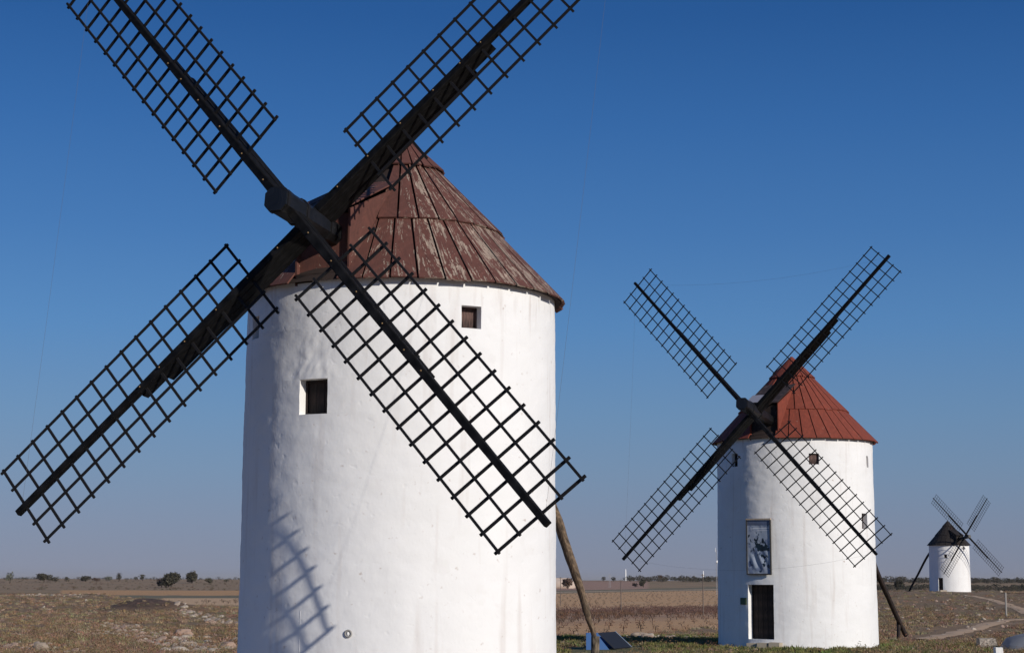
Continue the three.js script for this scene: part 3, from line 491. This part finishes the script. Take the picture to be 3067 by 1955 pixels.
// ---------------------------------------------------------------- stones
function stoneGeo(seed, sub = 2, flat = 0.6, bump = 0.5) {
  let g = new THREE.IcosahedronGeometry(1, sub); g.deleteAttribute('uv'); g.deleteAttribute('normal'); g = mergeVertices(g);
  const p = g.attributes.position; for (let i = 0; i < p.count; i++) { const v = V().fromBufferAttribute(p, i), k = 1 + bump * fbm(v.x * 1.3 + seed, v.y * 1.3, v.z * 1.3, 3) ; v.multiplyScalar(k); const f = 0.08 * fbm(v.x * 5 + seed, v.y * 5, v.z * 5, 3); p.setXYZ(i, v.x * (1 + f), Math.min(v.y, 0.8) * flat * (1 + f), v.z * (1 + f)); }
  g.computeVertexNormals(); return toCreasedNormals(g, 0.45);
}
const lime = std({ color: rgb(0.34, 0.27, 0.21), roughness: 1 }), limeWhite = std({ color: rgb(0.44, 0.375, 0.3), roughness: 1 }), pinkStone = std({ color: rgb(0.36, 0.25, 0.19), roughness: 1 });
{
  const q = rng(77), spots = [[], [], []], line = (x0, z0, x1, z1, n, spread, s0, s1) => { for (let i = 0; i < n; i++) { const t = q(), g = () => (q() + q() + q() - 1.5) * spread; spots[Math.floor(q() * 3)].push([lerp(x0, x1, t) + g(), lerp(z0, z1, t) + g() * 1.3, lerp(s0, s1, q() ** 2)]); } };
  line(-23, -102, -9.7, -62.5, 170, 1.1, 0.07, 0.3); line(-29, -152, -15.5, -100, 130, 1.0, 0.08, 0.36); line(-19.1, -87, -11.4, -66, 150, 1.0, 0.07, 0.28); line(-22, -72, -15, -61, 130, 1.4, 0.06, 0.26);
  line(-21, -84, -9.8, -72, 60, 2.2, 0.07, 0.3); line(-12, -62, -9, -64, 50, 0.9, 0.08, 0.34);
  line(-72, -264, -63, -262, 60, 1.2, 0.15, 0.42); line(-40, -120, -14, -70, 90, 9, 0.05, 0.17); line(-60, -240, -30, -120, 90, 18, 0.08, 0.26);
  line(5, -78, 6.2, -77, 30, 0.5, 0.08, 0.3); line(6.5, -77.5, 8.4, -76, 40, 0.5, 0.07, 0.26); line(10, -80, 12.3, -82, 46, 0.7, 0.08, 0.36); line(2, -66, 4, -80, 40, 1.4, 0.04, 0.15);
  line(7.5, -63.2, 13.5, -63, 60, 0.35, 0.03, 0.1); line(14, -64, 21, -68, 70, 2.5, 0.03, 0.12); line(16, -90, 60, -230, 160, 9, 0.06, 0.28); line(24, -80, 30, -130, 60, 4, 0.05, 0.22);
  spots.forEach((l, k) => {
    const im = new THREE.InstancedMesh(stoneGeo(k * 9 + 2, 1), [lime, limeWhite, pinkStone][k], l.length), m = new THREE.Matrix4();
    l.forEach(([x, z, s], i) => { s *= 0.72; m.compose(V(x, height(x, z) + s * 0.1, z), new THREE.Quaternion().setFromEuler(new THREE.Euler(q() * 0.6, q() * 6.3, q() * 0.6)), V(s * (0.8 + q() * 1.1), s * (0.5 + q() * 0.6), s)); im.setMatrixAt(i, m); });
    im.name = numbered('loose_stones'); im.castShadow = im.receiveShadow = true; scene.add(im);
    im.userData = { kind: 'stuff', label: ['sandy-grey loose limestone scattered over the brown hillside', 'whitish loose limestone scattered over the brown hillside', 'pinkish loose stones scattered over the brown hillside'][k], category: 'stones' };
  });
  // the rocks that stand out
  const rocks = [
    [-15.0, -83, 0.42, 0.26, pinkStone, 'large rounded pinkish boulder left of the big windmill, behind the lowest stone rows'],
    [-10.3, -66, 0.36, 0.26, pinkStone, 'pinkish boulder close beside the left foot of the big windmill'],
    [-16.2, -62.5, 0.28, 0.28, lime, 'grey-tan upright boulder at the bottom edge of the left hillside'],
    [-12.4, -69.5, 0.42, 0.18, lime, 'long low tan rock among the stone rows left of the big windmill'],
    [10.9, -79.5, 0.5, 0.4, lime, 'largest pale boulder close to the left of the middle windmill'],
    [5.5, -77.6, 0.34, 0.22, lime, 'pale slab of rock right behind the blue information desk'],
    [12.2, -81, 0.3, 0.3, limeWhite, 'small pale boulder tucked against the left base of the middle windmill'],
  ];
  rocks.forEach(([x, z, s, h, mat, label], i) => { const g = stoneGeo(i * 5 + 40, 3, 1, 0.6); g.scale(s, h, s * 0.8); g.rotateY(i * 1.3); const m = mesh(numbered('rock'), g, mat, scene); m.position.set(x, height(x, z) + h * 0.25, z); m.userData = { label, category: 'rock' }; });
  // white blocks at lower right and by the far mill
  const roughBlock = (w, h, d, seed) => { const g = new THREE.BoxGeometry(w, h, d, 8, 6, 6); g.translate(0, h / 2, 0); let k = mergeVertices((g.deleteAttribute('uv'), g.deleteAttribute('normal'), g)); const p = k.attributes.position; for (let i = 0; i < p.count; i++) { const x = p.getX(i), y = p.getY(i), z = p.getZ(i), n = 0.05 * fbm(x * 5 + seed, y * 5, z * 5, 3); p.setXYZ(i, x * (1 + n * 2) + (x > 0 ? -0.28 * y * w : 0), y + n * 0.8, z * (1 + n * 2)); } k.computeVertexNormals(); return toCreasedNormals(k, 0.5); };
  const blk = mesh(numbered('stone_block'), roughBlock(0.66, 0.36, 0.5, 3), std({ map: tex(128, 128, (u, v) => { const w = 0.66 + 0.5 * tf(u, v, 8, 4, 7); return [w, w * 0.94, w * 0.88]; }, true), color: rgb(0.8, 0.8, 0.8), roughness: 1 }), scene);
  { const u = [], p = blk.geometry.attributes.position; for (let i = 0; i < p.count; i++) u.push(p.getX(i) * 1.5 + p.getZ(i), p.getY(i) * 1.5 + p.getZ(i) * 0.6); blk.geometry.setAttribute('uv', new THREE.Float32BufferAttribute(u, 2)); }
  blk.position.set(17.25, height(17.25, -65.6) - 0.02, -65.6); blk.userData = { label: 'weathered pale stone block in the grass at lower right', category: 'stone block' };
  const wp = thing('marker_stub', 'short white painted stub in front of the weathered stone block', 'marker', V(15.62, height(15.6, -58) - 0.1, -58));
  mesh('stub', roughBlock(0.26, 0.5, 0.3, 8), std({ color: rgb(0.8, 0.79, 0.76), roughness: 0.9 }), wp);
  const sl = mesh(numbered('boulder'), (() => { const g = stoneGeo(21, 4, 1, 0.22); g.scale(1.45, 0.95, 1.0); g.rotateZ(0.2); return g; })(), std({ color: rgb(0.2, 0.21, 0.235), roughness: 0.8 }), scene);
  sl.position.set(18.55, height(18.3, -63.6) - 0.1, -63.8); sl.userData = { label: 'smooth blue-grey boulder cut off by the lower right corner', category: 'boulder' };
  for (const [x, z, w, h, label] of [[62.0, -258.6, 1.0, 0.3, 'low white slab left of the far black-capped windmill'], [69.6, -256, 0.35, 0.3, 'small white stone right of the far black-capped windmill'], [73.4, -250, 0.6, 0.42, 'white stone block far right, beyond the grey fence post']]) {
    const m = mesh(numbered('white_stone'), roughBlock(w, h, w * 0.7, x), limeWhite, scene); m.position.set(x, height(x, z) - 0.03, z); m.userData = { label, category: 'stone' };
  }
}
// grey fence post with its strand of wire
{
  const x = 36.6, z = -133.5, y = height(x, z), g = thing('fence_post', 'thin grey post with a wire on the slope below the far windmill', 'fence post', V(x, y, z));
  mesh('post', chamfered(V(0, -0.3, 0), V(0, 1.75, 0), V(1, 0, 0), 0.13, 0.13, 0.12, 0.12, 0.15), std({ color: rgb(0.3, 0.28, 0.26), roughness: 1 }), g);
  mesh('wire', pole([[V(-0.3, 1.72, 0), 0.014], [V(3, 1.66, -0.4), 0.014], [V(7, 1.6, -1), 0.014]], 5, 0, 1, 6), M.iron, g);
}

// ---------------------------------------------------------------- grass and scrub
{
  const blade = (n, h, w, seed) => { const q = rng(seed), p = []; for (let i = 0; i < n; i++) { const a = q() * 6.3, r = q() * w, t = a + (q() - 0.5), l = h * (0.5 + 0.6 * q()), lean = (0.2 + 0.6 * q()) * l, x = Math.cos(a) * r, z = Math.sin(a) * r, s = 0.012 + 0.01 * q(), c = Math.cos(t), d = Math.sin(t); p.push(x - d * s, 0, z + c * s, x + d * s, 0, z - c * s, x + c * lean, l, z + d * lean); } return buf(p, null); };
  const bush = (n, seed) => { const q = rng(seed), p = []; for (let i = 0; i < n; i++) { const v = V(q() * 2 - 1, q(), q() * 2 - 1).normalize().multiplyScalar(0.45 + 0.55 * q()), a = V(q() - 0.5, q() - 0.5, q() - 0.5).setLength(0.13), b = V(q() - 0.5, q() - 0.5, q() - 0.5).setLength(0.13); for (const w of [v, v.clone().add(a), v.clone().add(b)]) p.push(w.x, Math.max(0, w.y) * 0.9, w.z); } return buf(p, null); };
  const q = rng(5), sets = [
    ['dry_grass', blade(26, 0.1, 0.18, 1), 11000, [[0.32, 0.23, 0.14], [0.26, 0.185, 0.12], [0.36, 0.27, 0.17], [0.22, 0.17, 0.1]], 'dry brown grass tufts over the hillside', 1],
    ['low_scrub', bush(70, 2), 5200, [[0.16, 0.11, 0.058], [0.24, 0.15, 0.088], [0.18, 0.13, 0.062], [0.28, 0.185, 0.11], [0.2, 0.115, 0.072]], 'low brown thyme-like scrub over the hillside', 0.22],
    ['short_grass', blade(30, 0.1, 0.15, 3), 5200, [[0.13, 0.145, 0.04], [0.17, 0.16, 0.055], [0.2, 0.175, 0.07]], 'short green grass on the flat ground around the mills', 1],
  ];
  for (const [name, geo, n, cols, label, size] of sets) {
    const im = new THREE.InstancedMesh(geo, std({ side: THREE.DoubleSide, roughness: 1 }), n), m = new THREE.Matrix4(), c = new THREE.Color();
    let i = 0; while (i < n) {
      let x, z;
      if (name === 'short_grass') { x = -4 + 30 * q(); z = -56 - 26 * q(); if (Math.hypot(x - MID.x, z - MID.z) < 3.05 || (x > 2 && x < 4.8 && z > -66.5 && z < -56) || (x > 15 && z < -70)) continue; }
      else { const a = (q() < 0.62 ? -17.5 + 10 * q() : q() < 0.3 ? 1 + 6 * q() : 10.8 + 6.4 * q()) * DEG, r = 1 / lerp(1 / 50, 1 / 300, Math.pow(q(), 0.9)); x = r * Math.sin(a); z = -r * Math.cos(a); if (plateau(x, z) < 0.1 || Math.hypot(x - FAR.x, z - FAR.z) < 3.4 || Math.hypot(x - MID.x, z - MID.z) < 3.3) continue; if (x > 12 && PATH.some((p, k) => k && seg(x, z, PATH[k - 1], p) < 1.5)) continue; if (fbm(x / 7, 2, z / 7, 2) < -0.12 + 0.2 * (q() - 0.5)) continue; }
      const s = size * (0.6 + 0.9 * q()) * (1 + Math.hypot(x, z) / 400), k = cols[Math.floor(q() * cols.length)];
      m.compose(V(x, height(x, z) - 0.02, z), new THREE.Quaternion().setFromAxisAngle(V(0, 1, 0), q() * 6.3), V(s * (0.8 + 0.5 * q()), s * (0.6 + 0.6 * q()), s)); im.setMatrixAt(i, m); im.setColorAt(i, c.setRGB(k[0] * (0.8 + 0.4 * q()), k[1] * (0.8 + 0.4 * q()), k[2] * (0.8 + 0.4 * q()))); i++;
    }
    im.name = numbered(name); im.castShadow = im.receiveShadow = true; im.userData = { kind: 'stuff', label, category: name.includes('scrub') ? 'scrub' : 'grass' }; scene.add(im);
  }
}
// ---------------------------------------------------------------- vineyard: low gobelet vines in a square grid
{
  const q = rng(31), head = Math.PI / 180 * 9, cs = Math.cos(head), sn = Math.sin(head), all = [];
  // stocks 2.6 m apart along each row; the rows lie wider apart
  for (const [a0, a1, r0, r1, k] of [[1.2, 6.9, 272, 1480, 0.062], [-10.8, -8.4, 562, 770, 0.05]]) {
    let row = 0;
    for (let w = r0; w < r1; w *= 1 + k, row++) for (let u = -200; u < 260; u += 2.6) {
      if (q() < 0.16) continue;
      const uu = u + row * 0.95 + (q() - 0.5) * 0.5, ww = w + (q() - 0.5) * w * 0.012, x = uu * cs + ww * sn, z = -(ww * cs - uu * sn), r = Math.hypot(x, z), a = Math.atan2(x, -z) / DEG;
      if (a < a0 || a > a1 || !inVines(a, r) || plateau(x, z) > 0.02) continue;
      all.push([x, z, r]);
    }
  }
  for (let i = 0; i < 620; i++) { const a = (1.2 + 5.6 * q()) * DEG, r = 450 + (a / DEG - 4) * 14 + (q() + q() + q() - 1.5) * 75, x = r * Math.sin(a), z = -r * Math.cos(a); all.push([x, z, r]); }
  all.sort((a, b) => a[2] - b[2]);
  const trunk = pole([[V(0, -0.1, 0), 0.07], [V(0.04, 0.25, 0.02), 0.06], [V(0, 0.42, 0), 0.09]], 5, 0.2, 2, 2);
  const leaves = (() => { const p = []; for (let i = 0; i < 34; i++) { const a = q() * 6.3, l = 0.2 + 0.5 * q(), y = 0.35 + 0.55 * q(), v = V(Math.cos(a) * l, y, Math.sin(a) * l), s = 0.16; for (let k = 0; k < 3; k++) p.push(v.x + (q() - 0.5) * s * 2, v.y + (q() - 0.5) * s * 2, v.z + (q() - 0.5) * s * 2); } return buf(p, null); })();
  const bark = std({ color: rgb(0.06, 0.04, 0.03), roughness: 1 }), leafMats = [[0.15, 0.075, 0.045], [0.18, 0.1, 0.055], [0.12, 0.07, 0.05], [0.1, 0.065, 0.04]].map((c) => std({ color: rgb(...c), side: THREE.DoubleSide, roughness: 0.9 }));
  const protos = leafMats.map((m) => { const g = new THREE.Group(); mesh('trunk', trunk, bark, g); mesh('leaves', leaves, m, g); return g; });
  const IND = 300;
  all.slice(0, IND).forEach(([x, z]) => { const v = protos[Math.floor(q() * 4)].clone(); v.name = numbered('grape_vine'); v.position.set(x, height(x, z), z); v.rotation.y = q() * 6.3; const s = 0.8 + 0.45 * q(); v.scale.set(s, s * (0.8 + 0.4 * q()), s); v.userData = { label: 'low reddish-brown vine in the nearest rows of the ochre vineyard', category: 'vine', group: 'vines in the nearest rows of the vineyard' }; scene.add(v); });
  const rest = all.slice(IND), flat = (g) => { const k = g.toNonIndexed(); k.deleteAttribute('uv'); return k; };
  const im = new THREE.InstancedMesh(mergeGeometries([flat(trunk), flat(leaves)]), std({ side: THREE.DoubleSide, roughness: 1 }), rest.length), m = new THREE.Matrix4(), c = new THREE.Color();
  rest.forEach(([x, z, r], i) => { const band = 1 - smoothstep(Math.abs(r - 455), 60, 150), s = (0.5 + 0.4 * q() + 0.25 * band) * (x < 0 ? 1.6 : 1); m.compose(V(x, height(x, z), z), new THREE.Quaternion().setFromAxisAngle(V(0, 1, 0), q() * 6.3), V(s * (1 + 0.4 * band), s, s * (1 + 0.4 * band))); im.setMatrixAt(i, m); const k = 0.75 + 0.5 * q(); im.setColorAt(i, c.setRGB(lerp(0.08, 0.15, band) * k, lerp(0.055, 0.085, band) * k, lerp(0.038, 0.065, band) * k)); });
  im.name = 'vine_rows'; im.castShadow = im.receiveShadow = true; im.userData = { kind: 'stuff', label: 'many small dark vines in rows across the ochre fields', category: 'vineyard' }; scene.add(im);
}
// ---------------------------------------------------------------- far trees, poles, masts
const barkMat = std({ color: rgb(0.07, 0.055, 0.042), roughness: 1 });
const onGround = (px, py, r) => { const a = Math.atan((px - 1204) / 4200), x = r * Math.sin(a), z = -r * Math.cos(a); return V(x, height(x, z), z); };
function crown(w, h, n, seed, base) {   // leaf clumps on a few lobes, gaps between
  const q = rng(seed), lobes = [], p = [], col = [];
  const k = 5 + Math.floor(q() * 3); for (let i = 0; i < k; i++) { const a = i / k * 6.283 + q(), l = i ? 0.28 * w * (0.5 + 0.7 * q()) : 0; lobes.push([V(Math.cos(a) * l, h * (i ? 0.36 + 0.3 * q() : 0.62), Math.sin(a) * l), w * (0.2 + 0.1 * q()), h * (0.26 + 0.12 * q())]); }
  for (let i = 0; i < n; i++) {
    const [c, rx, ry] = lobes[Math.floor(q() * k)], d = V(q() * 2 - 1, q() * 2 - 1, q() * 2 - 1).normalize().multiplyScalar(0.55 + 0.5 * q()), v = V(c.x + d.x * rx, Math.max(0.05 * h, c.y + d.y * ry), c.z + d.z * rx), s = 0.045 * (w + h) * (0.6 + 0.8 * q()), t = 0.7 + 0.6 * q();
    for (let j = 0; j < 3; j++) { p.push(v.x + (q() - 0.5) * s * 2, v.y + (q() - 0.5) * s * 1.6, v.z + (q() - 0.5) * s * 2); col.push(base[0] * t, base[1] * t, base[2] * t); }
  }
  return buf(p, null, null, col);
}
const leafMat = std({ vertexColors: true, side: THREE.DoubleSide, roughness: 0.9 });
function tree(px, r, wpx, hpx, base, label, n = 900) {
  const o = onGround(px, 0, r), w = wpx / 4200 * r, h = hpx / 4200 * r, g = thing('tree', label, 'tree', o), s = Math.floor(px * 3 + 5);
  const t = [[V(0, -0.5, 0), 0.05 * h], [V(0.03 * h, 0.3 * h, 0), 0.04 * h], [V(-0.02 * h, 0.6 * h, 0.02 * h), 0.02 * h]];
  const limb = (a) => pole([[V(0.02 * h, 0.25 * h, 0), 0.025 * h], [V(Math.cos(a) * 0.22 * w, 0.5 * h, Math.sin(a) * 0.22 * w), 0.01 * h]], 5, 0.1, s, 3);
  mesh('trunk', mergeGeometries([pole(t, 6, 0.1, s, 3), limb(s), limb(s + 2.2), limb(s + 4.1)]), barkMat, g);
  mesh('crown', crown(w, h, n, s, base), leafMat, g);
}
const OAK = [0.05, 0.045, 0.028], OAK2 = [0.062, 0.055, 0.033], PALE = [0.12, 0.125, 0.09], RUST = [0.09, 0.052, 0.034];
tree(36, 1900, 18, 26, PALE, 'pale thin grey-green tree at the far left of the horizon', 420);
tree(115, 2000, 40, 21, OAK, 'broad dark tree on the left horizon, third of the way to the big windmill');
tree(142, 2000, 16, 14, OAK2, 'small dark tree touching the right side of the broad left-horizon tree', 400);
tree(168, 2050, 13, 13, OAK2, 'little round dark tree alone on the left horizon', 400);
tree(212, 2050, 32, 14, OAK, 'flat-topped dark tree on the left horizon left of the stalked tree', 700);
tree(237, 2050, 24, 10, RUST, 'low rusty bush on the left horizon between dark trees', 400);
tree(266, 2150, 20, 13, PALE, 'greyish loose-crowned tree on the left horizon beside the stalked tree', 400);
tree(290, 2100, 15, 21, OAK, 'small tree with round head on a thin stalk on the left horizon', 400);
tree(345, 2150, 17, 17, OAK2, 'grey-green upright tree on the horizon left of the largest dark oak', 400);
tree(329, 2200, 12, 10, OAK2, 'tiny dark tree on the horizon just left of the grey-green upright tree', 300);
tree(412, 1600, 50, 37, OAK, 'largest dark oak left of the big windmill, nearer than the others', 1800);
tree(389, 1620, 24, 22, RUST, 'brownish tree grown into the left side of the largest dark oak', 700);
tree(460, 1950, 38, 30, OAK2, 'domed dark tree right of the largest oak, left of the big windmill', 1200);
tree(501, 1950, 26, 13, OAK2, 'low wide dark tree between the domed tree and the big windmill', 500);
tree(540, 2000, 15, 9, OAK2, 'small bush on the horizon against the left wall of the big windmill', 300);
tree(1336, 1590, 32, 27, RUST, 'dark rounded tree crossed by the leaning pole beside the big windmill', 1000);
tree(1420, 2250, 13, 12, OAK2, 'round pale-green tree left of the small pylon on the horizon', 400);
tree(1443, 2250, 14, 12, OAK2, 'round pale-green tree right of the small pylon on the horizon', 400);
tree(1512, 1750, 22, 22, OAK, 'dark tree standing below the sail tip of the middle windmill', 900);
tree(1494, 1760, 16, 12, RUST, 'rust-coloured bush left of the dark tree below the sail tip', 400);
tree(1553, 2300, 14, 16, RUST, 'brown round tree rising above the far tree line left of the middle windmill', 400);
tree(2108, 1600, 33, 25, OAK, 'dark round tree between the middle and the far windmill', 1200);
// shrubs of the scrubland and the far tree line (nobody could count these)
{
  const q = rng(404), lump = crown(1, 0.8, 120, 9, [1, 1, 1]), put = (name, label, list, cols, category) => {
    const im = new THREE.InstancedMesh(lump, std({ vertexColors: true, side: THREE.DoubleSide, roughness: 1 }), list.length), m = new THREE.Matrix4(), c = new THREE.Color();
    list.forEach(([x, z, s, t], i) => { m.compose(V(x, height(x, z) - 0.1 * s, z), new THREE.Quaternion().setFromAxisAngle(V(0, 1, 0), q() * 6.3), V(s * (0.8 + 0.6 * q()), s * t, s)); im.setMatrixAt(i, m); const k = cols[Math.floor(q() * cols.length)], f = 0.8 + 0.4 * q(); im.setColorAt(i, c.setRGB(k[0] * f, k[1] * f, k[2] * f)); });
    im.name = name; im.castShadow = im.receiveShadow = true; im.userData = { kind: 'stuff', label, category }; scene.add(im);
  };
  const far = [], mid = [], polar = (a, r) => [r * Math.sin(a * DEG), -r * Math.cos(a * DEG)];
  for (let i = 0; i < 620; i++) far.push([...polar(3.6 + 14 * q(), 2150 + 420 * q()), 6 + 6 * q(), 0.7 + 0.5 * q()]);
  for (let i = 0; i < 380; i++) far.push([...polar(-18 + 20 * q(), 2250 + 400 * q()), 3 + 5 * q() * q(), 0.6 + 0.5 * q()]);
  for (let i = 0; i < 240; i++) far.push([...polar(11.4 + 6 * q(), 1500 + 250 * q()), 5 + 5 * q(), 0.7 + 0.4 * q()]);
  for (let i = 0; i < 420; i++) mid.push([...polar(-17.5 + 11 * q(), 1260 + 1000 * q()), 1.5 + 4 * q() * q(), 0.5 + 0.4 * q()]);
  for (let i = 0; i < 90; i++) { const [x, z] = polar(-17 + 6.5 * q(), 130 + 190 * q()); mid.push([x, z, 0.35 + 0.7 * q() * q(), 0.5 + 0.4 * q()]); }
  for (let i = 0; i < 70; i++) { const [x, z] = polar(10.5 + 6 * q(), 110 + 200 * q()); mid.push([x, z, 0.3 + 0.6 * q() * q(), 0.5 + 0.3 * q()]); }
  put('far_wood', 'dark low wood along the horizon', far, [[0.05, 0.05, 0.034], [0.06, 0.052, 0.036], [0.07, 0.06, 0.045]], 'wood');
  put('scrub', 'scattered dark shrubs on the scrubland', mid, [[0.1, 0.08, 0.045], [0.13, 0.082, 0.052], [0.085, 0.075, 0.04]], 'shrubs');
}
// pale earth bank on the horizon right of the big mill
{
  const g = stoneGeo(3, 4, 1, 0.2); g.scale(17, 9, 14); const m = structure('earth_bank', g, std({ color: rgb(0.5, 0.4, 0.33), roughness: 1 })); const o = onGround(1312, 0, 1650); m.position.copy(o).y += 2.2;
}
{
  const wood = std({ color: rgb(0.16, 0.13, 0.11), roughness: 1 });
  for (const [px, r, h, label] of [[1319, 574, 9, 'farthest thin telephone pole, beside the white wall of the big windmill'], [1460, 459, 8.3, 'middle thin telephone pole standing in the ochre vineyard'], [1651, 385, 9.6, 'nearest and tallest telephone pole, in the vineyard left of the middle windmill']]) {
    const g = thing('telephone_pole', label, 'pole', onGround(px, 0, r), 'telephone poles across the vineyard');
    mesh('pole', pole([[V(0, -0.6, 0), 0.13], [V(0, h, 0), 0.09]], 7, 0.03, px, 4), wood, g);
    mesh('crossarm', beam(V(-0.45, h - 0.35, 0.13), V(0.45, h - 0.35, 0.13), V(0, 1, 0), 0.09, 0.09), wood, g);
    for (const s of [-0.38, 0.38]) mesh('insulator', new THREE.CylinderGeometry(0.04, 0.05, 0.14, 7).translate(s, h - 0.22, 0.13), wood, g);
  }
  const steel = std({ color: rgb(0.3, 0.3, 0.32), roughness: 0.6, metalness: 0.3 }), white = std({ color: rgb(0.82, 0.82, 0.82), roughness: 0.5 });
  const py = thing('power_pylon', 'small grey power pylon with crossarms between two round trees on the horizon', 'pylon', onGround(1434, 0, 1700)), H = 12.5;
  for (const s of [-1, 1]) mesh('leg', beam(V(s * 0.9, -1, 0), V(s * 0.25, H, 0), V(0, 0, 1), 0.22, 0.22), steel, py);
  for (const [y, w] of [[H - 0.2, 3.4], [H - 2.2, 4.6]]) mesh('crossarm', beam(V(-w / 2, y, 0.25), V(w / 2, y, 0.25), V(0, 1, 0), 0.25, 0.2), steel, py);
  for (let k = 0; k < 4; k++) mesh('brace', beam(V((k % 2 ? 1 : -1) * (0.85 - k * 0.14), k * 2.6, -0.2), V((k % 2 ? -1 : 1) * (0.75 - k * 0.14), k * 2.6 + 2.4, -0.2), V(0, 0, 1), 0.14, 0.1), steel, py);
  for (const [px, r, h, label] of [[1471, 2400, 14, 'taller white mast on the horizon, straight left of the sail tip'], [1652, 2500, 12.5, 'shorter white mast on the horizon near the middle windmill']]) {
    const g = thing('white_mast', label, 'mast', onGround(px, 0, r));
    mesh('mast', new THREE.CylinderGeometry(0.75, 1.2, h, 10).translate(0, h / 2, 0), white, g); mesh('mast_head', new THREE.CylinderGeometry(0.5, 0.75, 1.2, 10).translate(0, h + 0.6, 0), white, g);
  }
  const ms = thing('radio_mast', 'tall thin radio mast with white dish left of the middle windmill', 'mast', onGround(1683, 0, 1000)), mh = 25;
  for (let k = 0; k < 3; k++) { const a = k * 2.094, x = Math.cos(a) * 0.32, z = Math.sin(a) * 0.32; mesh('leg', beam(V(x, -1, z), V(x * 0.5, mh, z * 0.5), V(1, 0, 0), 0.09, 0.09), steel, ms); }
  mesh('bracing', mergeGeometries([...Array(14).keys()].map((k) => beam(V((k % 2 ? 1 : -1) * 0.3, k * 1.75, 0.1), V((k % 2 ? -1 : 1) * 0.28, k * 1.75 + 1.7, 0.1), V(0, 0, 1), 0.06, 0.06))), steel, ms);
  mesh('dish', new THREE.SphereGeometry(0.75, 14, 10).scale(1, 1, 0.5).translate(0.35, 18.3, 0.5), white, ms);
  mesh('antenna', new THREE.CylinderGeometry(0.12, 0.12, 2.2, 8).translate(-0.5, mh - 0.2, 0.2), white, ms);
}
renderer.render(scene, camera);
